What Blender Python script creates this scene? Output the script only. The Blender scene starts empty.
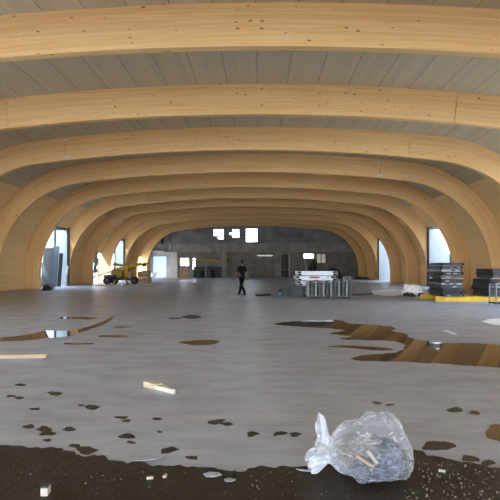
import bpy, bmesh, math, random
from mathutils import Vector, Matrix, noise, Euler
random.seed(7)
scene = bpy.context.scene
C = scene.collection
PI = math.pi

# ------------------------------------------------------------------ camera
EYE, CX, YAW, FPX, SX, HY = 1.515, 1.121, 0.0382, 446.19, 243.24, 266.03
cd = bpy.data.cameras.new('camera')
cam = bpy.data.objects.new('camera', cd); C.objects.link(cam)
cam.location = (CX, 0, EYE)
cam.rotation_euler = (PI/2, 0, YAW)
cd.sensor_width = 36; cd.lens = 36*FPX/500
cd.shift_x = (250-SX)/500; cd.shift_y = (HY-250)/500
cd.clip_end = 500; cd.clip_start = .05
scene.camera = cam
CS, SN = math.cos(YAW), math.sin(YAW)

def at_depth(px, py, d):
    t, u = (px-SX)/FPX, (HY-py)/FPX
    return Vector((CX + d*(-SN+t*CS), d*(CS+t*SN), EYE+u*d))
def G(px, py):                       # ground point seen at that place of the photograph
    return at_depth(px, py, EYE*FPX/(py-HY)).xy.to_3d()
def P(px, py, Y):                    # point on the vertical plane Y = const
    return at_depth(px, py, Y/(CS+(px-SX)/FPX*SN))

# ------------------------------------------------------------------ materials
def mat(name, col, rough=.6, metal=0, spec=.4, noise_amt=0, nscale=8, bump=0, stretch=(1, 1, 1), coord='Object'):
    m = bpy.data.materials.new(name); m.use_nodes = True
    nt = m.node_tree; b = nt.nodes['Principled BSDF']
    b.inputs['Base Color'].default_value = (*col, 1)
    b.inputs['Roughness'].default_value = rough
    b.inputs['Metallic'].default_value = metal
    b.inputs['Specular IOR Level'].default_value = spec
    if noise_amt or bump:
        tc = nt.nodes.new('ShaderNodeTexCoord'); mp = nt.nodes.new('ShaderNodeMapping')
        mp.inputs['Scale'].default_value = stretch
        nz = nt.nodes.new('ShaderNodeTexNoise'); nz.inputs['Scale'].default_value = nscale; nz.inputs['Detail'].default_value = 6
        nt.links.new(tc.outputs[coord], mp.inputs[0]); nt.links.new(mp.outputs[0], nz.inputs[0])
        if noise_amt:
            rp = nt.nodes.new('ShaderNodeValToRGB')
            rp.color_ramp.elements[0].position = .3; rp.color_ramp.elements[1].position = .7
            rp.color_ramp.elements[0].color = (*[c*(1-noise_amt) for c in col], 1)
            rp.color_ramp.elements[1].color = (*[min(1, c*(1+noise_amt)) for c in col], 1)
            nt.links.new(nz.outputs[0], rp.inputs[0]); nt.links.new(rp.outputs[0], b.inputs['Base Color'])
        if bump:
            bp = nt.nodes.new('ShaderNodeBump'); bp.inputs['Strength'].default_value = bump; bp.inputs['Distance'].default_value = .02
            nt.links.new(nz.outputs[0], bp.inputs['Height']); nt.links.new(bp.outputs[0], b.inputs['Normal'])
    return m

class NT:
    def __init__(s, m): s.nt = m.node_tree; s.b = s.nt.nodes['Principled BSDF']
    def n(s, t, **kw):
        x = s.nt.nodes.new(t)
        for k, v in kw.items(): setattr(x, k, v)
        return x
    def l(s, a, b): s.nt.links.new(a, b)
    def math(s, op, a, b=None, c=None):
        x = s.n('ShaderNodeMath', operation=op)
        for i, v in enumerate((a, b, c)):
            if v is None: continue
            if isinstance(v, (int, float)): x.inputs[i].default_value = v
            else: s.l(v, x.inputs[i])
        return x.outputs[0]
    def mix(s, f, a, b, mode='MIX'):
        x = s.n('ShaderNodeMix', data_type='RGBA', blend_type=mode)
        for sock, v in ((x.inputs[0], f), (x.inputs[6], a), (x.inputs[7], b)):
            if isinstance(v, (int, float)): sock.default_value = v
            elif isinstance(v, tuple): sock.default_value = (*v, 1)
            else: s.l(v, sock)
        return x.outputs[2]
    def ramp(s, f, stops):
        x = s.n('ShaderNodeValToRGB'); cr = x.color_ramp
        while len(cr.elements) < len(stops): cr.elements.new(.5)
        for e, (p, c) in zip(cr.elements, stops):
            e.position = p; e.color = (*((c, c, c) if isinstance(c, (int, float)) else c), 1)
        s.l(f, x.inputs[0]); return x.outputs[0]
    def noise(s, vec, scale, stretch=(1, 1, 1), detail=4, rough=.5):
        mp = s.n('ShaderNodeMapping'); mp.inputs['Scale'].default_value = stretch
        s.l(vec, mp.inputs[0])
        x = s.n('ShaderNodeTexNoise'); x.inputs['Scale'].default_value = scale
        x.inputs['Detail'].default_value = detail; x.inputs['Roughness'].default_value = rough
        s.l(mp.outputs[0], x.inputs[0]); return x.outputs[0]

def glulam(name, col, var=1.0):
    m = bpy.data.materials.new(name); m.use_nodes = True; k = NT(m)
    uv = k.n('ShaderNodeTexCoord').outputs['UV']
    oi = k.n('ShaderNodeObjectInfo').outputs['Random']
    add = k.n('ShaderNodeVectorMath', operation='ADD'); cmb = k.n('ShaderNodeCombineXYZ')
    k.l(k.math('MULTIPLY', oi, 50.0), cmb.inputs[0]); k.l(k.math('MULTIPLY', oi, 20.0), cmb.inputs[2])
    k.l(uv, add.inputs[0]); k.l(cmb.outputs[0], add.inputs[1]); uv2 = add.outputs[0]
    sp = k.n('ShaderNodeSeparateXYZ'); k.l(uv, sp.inputs[0])
    lam = k.math('FLOOR', k.math('MULTIPLY', sp.outputs[1], 24.0))
    seg = k.math('FLOOR', k.math('MULTIPLY_ADD', lam, .37, k.math('MULTIPLY', sp.outputs[0], .22)))
    cc = k.n('ShaderNodeCombineXYZ'); k.l(lam, cc.inputs[0]); k.l(seg, cc.inputs[1]); k.l(oi, cc.inputs[2])
    wn = k.n('ShaderNodeTexWhiteNoise'); k.l(cc.outputs[0], wn.inputs[0])
    dark = tuple(c*f for c, f in zip(col, (.74, .67, .58)))
    c0 = k.mix(k.math('MULTIPLY', wn.outputs[0], .55*var), col, dark)
    g = k.noise(uv2, 1.0, (.9, 26, 1), 6, .6)
    c1 = k.mix(k.math('MULTIPLY', k.ramp(g, [(.35, 0), (.7, 1)]), .5), c0, tuple(c*f for c, f in zip(col, (.80, .66, .5))))
    st = k.noise(uv2, 1.0, (.45, 9, 1), 5, .65)
    c2 = k.mix(k.math('MULTIPLY', k.ramp(st, [(.54, 0), (.68, 1)]), .75), c1, tuple(c*f for c, f in zip(col, (.86, .62, .42))))
    vo = k.n('ShaderNodeTexVoronoi'); vo.inputs['Scale'].default_value = 1.0
    mp = k.n('ShaderNodeMapping'); mp.inputs['Scale'].default_value = (3.6, 8.0, 1); k.l(uv2, mp.inputs[0]); k.l(mp.outputs[0], vo.inputs[0])
    sc = k.n('ShaderNodeSeparateColor'); k.l(vo.outputs['Color'], sc.inputs[0])
    rad = k.math('MULTIPLY', k.math('SUBTRACT', sc.outputs[0], .55), .38)
    kn = k.ramp(k.math('SUBTRACT', vo.outputs['Distance'], rad), [(0, 1), (.07, 0)])
    c3 = k.mix(k.math('MULTIPLY', kn, .85), c2, tuple(c*f for c, f in zip(col, (.34, .22, .14))))
    k.l(c3, k.b.inputs['Base Color']); k.b.inputs['Roughness'].default_value = .62
    k.b.inputs['Specular IOR Level'].default_value = .2
    return m

def boards(name, col, width, seam, fine=5, var=.25, sd=.75):
    """boards running along V, seams at every `width` of U"""
    m = bpy.data.materials.new(name); m.use_nodes = True; k = NT(m)
    uv = k.n('ShaderNodeTexCoord').outputs['UV']
    sp = k.n('ShaderNodeSeparateXYZ'); k.l(uv, sp.inputs[0])
    u = k.math('DIVIDE', sp.outputs[0], width)
    fr = k.math('FRACT', u)
    uf = k.math('MULTIPLY', u, float(fine)); ff = k.math('FRACT', uf)
    bay = k.math('FLOOR', k.math('DIVIDE', k.math('SUBTRACT', sp.outputs[1], 10.42), 4.65))
    cc = k.n('ShaderNodeCombineXYZ'); k.l(k.math('FLOOR', uf), cc.inputs[0]); k.l(bay, cc.inputs[1])
    wn = k.n('ShaderNodeTexWhiteNoise'); k.l(cc.outputs[0], wn.inputs[0])
    c0 = k.mix(k.math('MULTIPLY', wn.outputs[0], 1.0), tuple(c*(1+var*.4) for c in col), tuple(c*(1-var) for c in col))
    g = k.noise(uv, 1.0, (20, .7, 1), 5, .6)
    c1 = k.mix(k.math('MULTIPLY', k.ramp(g, [(.35, 0), (.75, 1)]), .35), c0, tuple(c*f for c, f in zip(col, (.8, .7, .58))))
    dist = k.math('ABSOLUTE', k.math('SUBTRACT', fr, .5))
    line = k.ramp(dist, [(.5-seam/width, 0), (.5-seam/width*.4, 1)])
    d2 = k.math('ABSOLUTE', k.math('SUBTRACT', ff, .5))
    line2 = k.ramp(d2, [(.475, 0), (.495, 1)])
    c2 = k.mix(k.math('MULTIPLY', line2, .22), c1, tuple(c*.4 for c in col))
    c3 = k.mix(k.math('MULTIPLY', line, sd), c2, tuple(c*.22 for c in col))
    k.l(c3, k.b.inputs['Base Color']); k.b.inputs['Roughness'].default_value = .7
    k.b.inputs['Specular IOR Level'].default_value = .2
    return m

def concrete_floor():
    m = bpy.data.materials.new('concrete_floor'); m.use_nodes = True; k = NT(m)
    ob = k.n('ShaderNodeTexCoord').outputs['Object']
    a = k.noise(ob, .22, (1, 1, 1), 8, .6); b = k.noise(ob, 1.4, (1, 2.2, 1), 8, .65); c = k.noise(ob, 40, (1, 1, 1), 3, .6)
    col = k.ramp(a, [(.3, (.29, .312, .37)), (.55, (.385, .415, .485)), (.75, (.465, .49, .55))])
    col = k.mix(k.math('MULTIPLY', k.ramp(b, [(.42, 0), (.66, 1)]), .55), col, (.225, .225, .235))
    s = k.noise(ob, .5, (.7, 3.5, 1), 6, .7)
    col = k.mix(k.math('MULTIPLY', k.ramp(s, [(.54, 0), (.68, 1)]), .42), col, (.58, .57, .56))
    t = k.noise(ob, .33, (1, 2.5, 1), 5, .6)
    col = k.mix(k.math('MULTIPLY', k.ramp(t, [(.6, 0), (.72, 1)]), .28), col, (.30, .245, .18))
    col = k.mix(.12, col, k.ramp(c, [(.3, .1), (.7, .6)]), 'MIX')
    k.l(col, k.b.inputs['Base Color'])
    k.l(k.ramp(b, [(.3, .30), (.7, .50)]), k.b.inputs['Roughness'])
    k.b.inputs['Specular IOR Level'].default_value = .5
    bp = k.n('ShaderNodeBump'); bp.inputs['Strength'].default_value = .08; bp.inputs['Distance'].default_value = .01
    k.l(b, bp.inputs['Height']); k.l(bp.outputs[0], k.b.inputs['Normal'])
    return m

def blockwork():
    m = bpy.data.materials.new('concrete_blockwork'); m.use_nodes = True; k = NT(m)
    ob = k.n('ShaderNodeTexCoord').outputs['Object']
    mp = k.n('ShaderNodeMapping'); mp.inputs['Rotation'].default_value = (PI/2, 0, 0); k.l(ob, mp.inputs[0])
    br = k.n('ShaderNodeTexBrick'); br.inputs['Scale'].default_value = 1
    br.inputs['Brick Width'].default_value = .5; br.inputs['Row Height'].default_value = .25; br.inputs['Mortar Size'].default_value = .014
    br.inputs['Color1'].default_value = (.23, .195, .14, 1); br.inputs['Color2'].default_value = (.16, .138, .10, 1)
    br.inputs['Mortar'].default_value = (.27, .25, .22, 1)
    k.l(mp.outputs[0], br.inputs[0])
    n = k.noise(ob, .9, (1, 1, 1), 6, .6)
    k.l(k.mix(.5, br.outputs[0], k.ramp(n, [(.3, .10), (.7, .26)]), 'MIX'), k.b.inputs['Base Color'])
    k.b.inputs['Roughness'].default_value = .9
    return m

def glass_mat(name, tint, op):
    m = bpy.data.materials.new(name); m.use_nodes = True; nt = m.node_tree
    out = nt.nodes['Material Output']; b = nt.nodes['Principled BSDF']
    b.inputs['Base Color'].default_value = (*tint, 1); b.inputs['Roughness'].default_value = .08
    tr = nt.nodes.new('ShaderNodeBsdfTransparent'); mx = nt.nodes.new('ShaderNodeMixShader'); mx.inputs[0].default_value = op
    nt.links.new(tr.outputs[0], mx.inputs[1]); nt.links.new(b.outputs[0], mx.inputs[2]); nt.links.new(mx.outputs[0], out.inputs[0])
    return m

def translucent_mat(name, col):
    m = bpy.data.materials.new(name); m.use_nodes = True; nt = m.node_tree
    out = nt.nodes['Material Output']; b = nt.nodes['Principled BSDF']
    b.inputs['Base Color'].default_value = (*col, 1); b.inputs['Roughness'].default_value = .4
    tr = nt.nodes.new('ShaderNodeBsdfTranslucent'); tr.inputs[0].default_value = (*col, 1)
    mx = nt.nodes.new('ShaderNodeMixShader'); mx.inputs[0].default_value = .35
    nt.links.new(b.outputs[0], mx.inputs[1]); nt.links.new(tr.outputs[0], mx.inputs[2]); nt.links.new(mx.outputs[0], out.inputs[0])
    return m

def bag_mat():
    m = bpy.data.materials.new('clear_plastic_film'); m.use_nodes = True; k = NT(m); nt = m.node_tree
    out = nt.nodes['Material Output']
    ob = k.n('ShaderNodeTexCoord').outputs['Object']
    k.b.inputs['Base Color'].default_value = (.74, .79, .88, 1)
    k.b.inputs['Roughness'].default_value = .16; k.b.inputs['Specular IOR Level'].default_value = .9
    n1 = k.noise(ob, 4, (.7, 1, 1.2), 3, .5); n2 = k.noise(ob, 11, (.6, .6, 1.3), 3, .5)
    h = k.math('ADD', k.math('ABSOLUTE', k.math('SUBTRACT', n1, .5)), k.math('MULTIPLY', k.math('ABSOLUTE', k.math('SUBTRACT', n2, .5)), .5))
    bp = k.n('ShaderNodeBump'); bp.inputs['Strength'].default_value = .9; bp.inputs['Distance'].default_value = .05
    k.l(h, bp.inputs['Height']); k.l(bp.outputs[0], k.b.inputs['Normal'])
    lw = k.n('ShaderNodeLayerWeight'); lw.inputs[0].default_value = .45; k.l(bp.outputs[0], lw.inputs['Normal'])
    at = k.n('ShaderNodeAttribute', attribute_name='dense')
    fold = k.ramp(h, [(.0, .30), (.05, 0)])
    f = k.math('ADD', k.math('MULTIPLY_ADD', k.math('POWER', lw.outputs['Facing'], 1.6), .50, .07), k.math('ADD', k.math('MULTIPLY', at.outputs['Fac'], .42), fold))
    f = k.math('MINIMUM', f, .93)
    tr = k.n('ShaderNodeBsdfTransparent'); tr.inputs[0].default_value = (.95, .97, 1, 1)
    mx = k.n('ShaderNodeMixShader'); k.l(f, mx.inputs[0]); k.l(tr.outputs[0], mx.inputs[1]); k.l(k.b.outputs[0], mx.inputs[2])
    k.l(mx.outputs[0], out.inputs[0])
    return m

def island_mat(name, stops, rough=.7):
    m = bpy.data.materials.new(name); m.use_nodes = True; k = NT(m)
    g = k.n('ShaderNodeNewGeometry'); k.l(k.ramp(g.outputs['Random Per Island'], stops), k.b.inputs['Base Color'])
    k.b.inputs['Roughness'].default_value = rough
    return m

M = dict(
    rib=glulam('glulam_spruce', (.80, .54, .265)),
    ceil=boards('ceiling_boards', (.50, .42, .295), 1.0, .014, 5, .09),
    wall=boards('wall_boards', (.80, .56, .28), .55, .008, 3, .07, .3),
    floor=concrete_floor(), block=blockwork(),
    upper=mat('grey_cladding', (.20, .205, .22), .8, noise_amt=.3, nscale=.8),
    band=mat('concrete_band', (.27, .26, .245), .9, noise_amt=.25, nscale=1.5),
    white=mat('white_panel', (.40, .44, .475), .5, noise_amt=.12, nscale=.9, stretch=(1, 1, .4)),
    plaster=mat('white_plaster', (.50, .49, .46), .9, noise_amt=.15, nscale=1.2),
    dark=mat('dark_steel', (.028, .029, .033), .5, .3),
    black=mat('black_plastic', (.012, .012, .014), .55, noise_amt=.3, nscale=12),
    steel=mat('galvanised_steel', (.20, .215, .235), .5, .3, noise_amt=.3, nscale=9),
    greysteel=mat('weathered_steel', (.062, .066, .074), .55, .3, noise_amt=.5, nscale=6),
    yellow=mat('yellow_paint', (.42, .25, .015), .5, noise_amt=.2, nscale=5),
    yellowwood=mat('yellow_beam_paint', (.56, .37, .025), .55, noise_amt=.2, nscale=4),
    lumber=mat('pale_lumber', (.50, .41, .28), .7, noise_amt=.16, nscale=5, stretch=(.3, 3, 3)),
    lumberwhite=mat('bare_white_wood', (.56, .53, .46), .7, noise_amt=.08, nscale=14),
    crate=mat('crate_wood', (.38, .25, .15), .8, noise_amt=.3, nscale=4),
    board=mat('grey_board', (.062, .064, .068), .6, noise_amt=.2, nscale=2),
    bluegrey=mat('bluegrey_board', (.10, .115, .145), .5, noise_amt=.15, nscale=2),
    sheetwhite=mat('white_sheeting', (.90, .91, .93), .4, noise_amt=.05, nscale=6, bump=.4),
    scrap=mat('film_scrap', (.36, .40, .46), .35, noise_amt=.25, nscale=20, bump=.5),
    alu=mat('pale_aluminium', (.62, .69, .76), .45, .25, noise_amt=.12, nscale=7),
    red=mat('red_print', (.55, .04, .04), .5),
    blue=mat('blue_plastic', (.014, .05, .13), .4, noise_amt=.15, nscale=9),
    mud=None, water=None,
    skin=mat('skin', (.16, .085, .055), .6), hair=mat('hair', (.012, .01, .009), .7),
    shirt=mat('black_cotton', (.008, .008, .010), .95, spec=.08, noise_amt=.3, nscale=20),
    trouser=mat('dark_denim', (.006, .007, .009), .95, spec=.08, noise_amt=.3, nscale=20),
    shoe=mat('dark_shoe', (.03, .03, .035), .6),
    rubber=mat('tyre_rubber', (.015, .015, .016), .85),
    gravel=mat('outside_gravel', (.52, .50, .46), .95, noise_amt=.2, nscale=3),
    door=translucent_mat('pale_blue_door', (.70, .80, .92)),
    dim=glass_mat('dusty_glass', (.3, .28, .2), .955),
    frost=translucent_mat('frosted_glass', (.55, .52, .46)),
    glass=glass_mat('window_glass', (.8, .85, .95), .12),
    bag=bag_mat(),
    film=mat('crumpled_blue_grey_film', (.10, .12, .17), .3, spec=.7, noise_amt=.55, nscale=9, bump=.8),
    rust=mat('brown_rope', (.17, .14, .11), .9, noise_amt=.4, nscale=25),
    pebble=island_mat('pebble_mix', [(0, (.09, .07, .05)), (.45, (.12, .095, .07)), (.8, (.20, .17, .14)), (1, (.25, .22, .19))]),
)
def mud():
    m = bpy.data.materials.new('wet_mud'); m.use_nodes = True; k = NT(m)
    ob = k.n('ShaderNodeTexCoord').outputs['Object']
    n = k.noise(ob, 2.2, (1, 1, 1), 8, .65); n2 = k.noise(ob, 30, (1, 1, 1), 5, .6)
    col = k.ramp(n, [(.3, (.018, .014, .010)), (.6, (.034, .027, .019)), (.8, (.065, .052, .038))])
    k.l(col, k.b.inputs['Base Color'])
    k.l(k.ramp(n, [(.35, .28), (.65, .7)]), k.b.inputs['Roughness'])
    k.b.inputs['Specular IOR Level'].default_value = .3
    bp = k.n('ShaderNodeBump'); bp.inputs['Strength'].default_value = .5; bp.inputs['Distance'].default_value = .012
    k.l(n2, bp.inputs['Height']); k.l(bp.outputs[0], k.b.inputs['Normal'])
    return m
M['mud'] = mud()
M['water'] = mat('puddle_water', (.050, .033, .016), .015, spec=.5)
M['water'].node_tree.nodes['Principled BSDF'].inputs['IOR'].default_value = 1.45
M['damp'] = mat('damp_concrete', (.035, .030, .025), .35, spec=.4, noise_amt=.3, nscale=9)

# ------------------------------------------------------------------ mesh helpers
class MB:
    def __init__(s): s.v, s.f, s.uv = [], [], {}
    def quadset(s, vs, fs, uvs=None):
        b = len(s.v); s.v += [tuple(x) for x in vs]
        for i, f in enumerate(fs):
            s.f.append([b+q for q in f])
            if uvs: s.uv[len(s.f)-1] = uvs[i]
        return s
    def box(s, c, size, rot=None):
        c = Vector(c); h = Vector(size)/2
        vs = [Vector((x*h.x, y*h.y, z*h.z)) for x in (-1, 1) for y in (-1, 1) for z in (-1, 1)]
        if rot is not None:
            R = rot if isinstance(rot, Matrix) else Euler(rot).to_matrix()
            vs = [R @ v for v in vs]
        return s.quadset([v+c for v in vs], [(0, 1, 3, 2), (4, 6, 7, 5), (0, 4, 5, 1), (2, 3, 7, 6), (0, 2, 6, 4), (1, 5, 7, 3)])
    def span(s, a, b):
        a, b = Vector(a), Vector(b); return s.box((a+b)/2, [abs(q) for q in (b-a)])
    def bar(s, a, b, w, h=None):
        a, b = Vector(a), Vector(b); d = b-a; L = d.length; h = h or w
        z = d.normalized(); up = Vector((0, 0, 1)) if abs(z.z) < .95 else Vector((0, 1, 0))
        x = up.cross(z).normalized(); y = z.cross(x)
        R = Matrix((x, y, z)).transposed()
        return s.box((a+b)/2, (w, h, L), R)
    def tube(s, a, b, r, n=12, r2=None):
        a, b = Vector(a), Vector(b); z = (b-a).normalized(); r2 = r if r2 is None else r2
        up = Vector((0, 0, 1)) if abs(z.z) < .95 else Vector((0, 1, 0))
        x = up.cross(z).normalized(); y = z.cross(x)
        vs = [a+(x*math.cos(t)+y*math.sin(t))*r for t in [2*PI*i/n for i in range(n)]]
        vs += [b+(x*math.cos(t)+y*math.sin(t))*r2 for t in [2*PI*i/n for i in range(n)]]
        fs = [(i, (i+1) % n, n+(i+1) % n, n+i) for i in range(n)] + [tuple(range(n-1, -1, -1)), tuple(range(n, 2*n))]
        return s.quadset(vs, fs)
    def torus(s, c, axis, R, r, n=20, k=8):
        c = Vector(c); z = Vector(axis).normalized(); up = Vector((0, 0, 1)) if abs(z.z) < .95 else Vector((0, 1, 0))
        x = up.cross(z).normalized(); y = z.cross(x); vs = []
        for i in range(n):
            d = x*math.cos(2*PI*i/n)+y*math.sin(2*PI*i/n)
            for j in range(k):
                t = 2*PI*j/k; vs.append(c+d*(R+r*math.cos(t))+z*(r*math.sin(t)))
        fs = [(i*k+j, ((i+1) % n)*k+j, ((i+1) % n)*k+(j+1) % k, i*k+(j+1) % k) for i in range(n) for j in range(k)]
        return s.quadset(vs, fs)
    def prism(s, pts, z0, z1):
        n = len(pts); vs = [(p[0], p[1], z0) for p in pts]+[(p[0], p[1], z1) for p in pts]
        fs = [tuple(range(n-1, -1, -1)), tuple(range(n, 2*n))]+[(i, (i+1) % n, n+(i+1) % n, n+i) for i in range(n)]
        return s.quadset(vs, fs)
    def build(s, name, m, parent=None, origin=None, bevel=0, smooth=False, tri=False):
        me = bpy.data.meshes.new(name)
        o = Vector(origin) if origin is not None else Vector((0, 0, 0))
        me.from_pydata([tuple(Vector(v)-o) for v in s.v], [], s.f); 
        if s.uv:
            ul = me.uv_layers.new(name='UVMap')
            for p in me.polygons:
                u = s.uv.get(p.index)
                for li, l in enumerate(p.loop_indices): ul.data[l].uv = u[li] if u else (0, 0)
        bm = bmesh.new(); bm.from_mesh(me); bmesh.ops.recalc_face_normals(bm, faces=bm.faces)
        if tri: bmesh.ops.triangulate(bm, faces=[f for f in bm.faces if len(f.verts) > 4])
        if bevel: bmesh.ops.bevel(bm, geom=list(bm.edges), offset=bevel, segments=2, affect='EDGES', profile=.6)
        if smooth:
            for f in bm.faces: f.smooth = True
        bm.to_mesh(me); bm.free()
        ob = bpy.data.objects.new(name, me); C.objects.link(ob)
        me.materials.append(m)
        ob.location = o
        if parent is not None: ob.parent = parent; ob.location = o - parent.location if origin is not None else -parent.location
        return ob

def tag(o, label, cat, group=None, kind=None):
    o['label'] = label; o['category'] = cat
    if group: o['group'] = group
    if kind: o['kind'] = kind
    return o
def thing(name, label, cat, loc=(0, 0, 0), group=None):
    o = bpy.data.objects.new(name, None); C.objects.link(o); o.location = loc; o.empty_display_size = .2
    return tag(o, label, cat, group)
def struct(o, label, cat): o['kind'] = 'structure'; o['label'] = label; o['category'] = cat; return o
def copy_tree(root, loc, label=None, rz=None):
    r = root.copy(); C.objects.link(r); r.location = loc
    if rz is not None: r.rotation_euler.z = rz
    if label: r['label'] = label
    for ch in list(root.children):
        c = ch.copy(); C.objects.link(c); c.parent = r
        for g in list(ch.children):
            d = g.copy(); C.objects.link(d); d.parent = c
    return r

# ------------------------------------------------------------------ the vaulted hall
S0, R0, XJ, W0, HB, DEP, Y1 = 4.65, 75.7, 8.97, 13.5, 6.66, 1.018, 10.42
RT = .22                                       # rib thickness
A0 = math.asin(XJ/R0); ZC = HB-R0; RC = (W0-XJ)/(1-math.sin(A0))
XC = XJ-RC*math.sin(A0); Z2 = ZC+(R0-RC)*math.cos(A0)
RY = lambda k: Y1+S0*(k-1)                     # front face of rib k
YN, YF = RY(-5), 57.9
# half profile as parameters from the floor to the apex
LEG = [0, .35, .7]
ANG = [i/22 for i in range(23)]
def hp(t, off):                                # t in [0,3]: leg, corner, crown
    if t <= 1: return (W0+off, Z2*t)
    if t <= 2:
        th = (PI/2-A0)*(t-1); return (XC+(RC+off)*math.cos(th), Z2+(RC+off)*math.sin(th))
    ph = A0*(3-t); return ((R0+off)*math.sin(ph), ZC+(R0+off)*math.cos(ph))
L1, L2, L3 = Z2, RC*(PI/2-A0), R0*A0
def arclen(t, off=0):
    return min(t, 1)*L1+max(0, min(t, 2)-1)*(RC+off)*(PI/2-A0)+max(0, t-2)*(R0+off)*A0
def trange(t0, t1):
    ts = [0, .5, 1]+[1+i/26 for i in range(1, 26)]+[2+i/10 for i in range(0, 11)]
    return [t0]+[t for t in ts if t0+1e-4 < t < t1-1e-4]+[t1]
def full(ts_right):                            # right to left list of (sign, t)
    return ts_right
def sweep(mb, seq, o0, o1, ya, yb):
    """solid between two offsets of the profile; seq = [(sign,t)...]"""
    def uu(sg, t): return sg*(arclen(3, 0)-arclen(t, 0)) if True else 0
    n = len(seq); vs = []
    for sg, t in seq:
        xi, zi = hp(t, o0); xo, zo = hp(t, o1)
        vs += [(sg*xi, ya, zi), (sg*xo, ya, zo), (sg*xo, yb, zo), (sg*xi, yb, zi)]
    fs, uvs = [], []
    d = o1-o0
    for i in range(n-1):
        a, b = 4*i, 4*(i+1); ua, ub = uu(*seq[i]), uu(*seq[i+1])
        fs.append((a, b, b+1, a+1)); uvs.append([(ua, 0), (ub, 0), (ub, d), (ua, d)])
        fs.append((a+1, b+1, b+2, a+2)); uvs.append([(ua, ya), (ub, ya), (ub, yb), (ua, yb)])
        fs.append((a+2, b+2, b+3, a+3)); uvs.append([(ua, d), (ub, d), (ub, 0), (ua, 0)])
        fs.append((a+3, b+3, b, a)); uvs.append([(ua, yb), (ub, yb), (ub, ya), (ua, ya)])
    e = 4*(n-1)
    fs += [(0, 1, 2, 3), (e+3, e+2, e+1, e)]; uvs += [[(0, 0), (0, d), (.2, d), (.2, 0)]]*2
    return mb.quadset(vs, fs, uvs)

ordinal = ['', 'first', 'second', 'third', 'fourth', 'fifth', 'sixth', 'seventh', 'eighth', 'ninth', 'tenth', 'eleventh']
extra = {1: 'widest timber arch band, crossing the top of the photo, first from the camera',
         5: 'fifth timber arch from the camera, its legs standing in front of the grey leaning boards',
         7: 'seventh timber arch from the camera, its leg just before the yellow boom lift',
         11: 'last and smallest timber arch, eleventh, framing the grey end wall'}
TJ = 3-math.asin(7.55/R0)/A0                   # where crown and haunch meet
for k in range(0, 12):
    lab = extra.get(k, '%s timber arch rib counted from the camera into the hall' % ordinal[k])
    y = RY(k)
    if k < 1: lab = 'timber arch rib overhead at the entrance, before the first one in view'
    a = thing('timber_arch', lab, 'arch', (0, y, 0), 'glued timber arches of the vault')
    mb = MB(); up = trange(TJ, 3)
    sweep(mb, [(1, t) for t in up]+[(-1, t) for t in reversed(up[:-1])], 0, DEP-.002, y, y+RT).build('crown_beam', M['rib'], a)
    for sg in (1, -1):
        mb = MB(); sweep(mb, [(sg, t) for t in trange(0, TJ-.002)], 0, DEP-.002, y, y+RT).build('haunch', M['rib'], a)
        for q in ((.13, .86) if (k, sg) in ((3, -1), (4, 1)) else ()):                   # bolted plates at the joint
            xa, za = hp(TJ-.0, DEP*q)
            MB().box((sg*xa, y-.006, za), (.26, .014, .05), (0, sg*.1, 0)).build('joint_plate', M['alu'], a)

TS = 1+.62                                     # boards change from wall to ceiling at this height
TH = .25
mb = MB(); up = trange(TS, 3)
struct(sweep(mb, [(1, t) for t in up]+[(-1, t) for t in reversed(up[:-1])], DEP, DEP+TH, YN, YF).build('ceiling', M['ceil']),
       'grey board ceiling of the vault between the timber arches', 'ceiling')

def t_at_z(z, off=DEP):
    lo, hi = 0, 2
    for _ in range(50):
        m = (lo+hi)/2
        if hp(m, off)[1] < z: lo = m
        else: hi = m
    return lo
open_left = {5: 4.35, 7: 2.75, 8: 4.35, 10: 2.75, -1: 5.8, 0: 4.35}
open_right = {1: 4.35, 2: 4.35, 5: 4.35, 8: 4.35}
for side, sg, op in (('left', -1, open_left), ('right', 1, open_right)):
    mb = MB()
    for k in range(-5, 12):
        ya, yb = RY(k), (RY(k+1) if k < 11 else YF)
        if k in op and k < 11:
            yc = ya+RT+.06
            sweep(mb, [(sg, t) for t in trange(0, TS)], DEP, DEP+TH, ya, yc)
            sweep(mb, [(sg, t) for t in trange(t_at_z(op[k]), TS)], DEP, DEP+TH, yc, yb)
        else:
            sweep(mb, [(sg, t) for t in trange(0, TS)], DEP, DEP+TH, ya, yb)
    struct(mb.build('wall_'+side, M['wall']), 'boarded %s side wall of the hall between the arch legs' % side, 'wall')

# floor and ground
mb = MB(); mb.box((0, (YN+YF+4)/2-1, -.15), (2*(W0+DEP+TH)+.4, YF+6-YN, .3))
struct(mb.build('floor', M['floor']), 'bare grey concrete floor of the hall', 'floor')
mb = MB(); mb.box((0, 40, -.40), (400, 400, .4))
struct(mb.build('ground', M['gravel']), 'pale gravel ground outside the hall', 'ground')

# unseen blocks added outside both walls to keep sun and sky off the doorways
for sg, ya, yb in ((-1, 23.6, 29.3), (-1, 38.6, 42.9), (1, 22.5, 31.2), (1, 37.5, 45.6)):
    d = bpy.data.objects.new('shade_block', None); C.objects.link(d); d.location = (sg*18, ya, -.2)
    struct(d, 'unseen grey shed outside the %s wall' % ('left' if sg < 0 else 'right'), 'blocker')
    MB().span((sg*20, ya, -.2), (sg*16.2, yb, 7.2)).build('shade_block_body', M['upper'], d)
    MB().span((sg*20.3, ya-.3, 7.2), (sg*16.0, yb+.1, 7.4)).build('shade_block_top', M['dark'], d)
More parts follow.
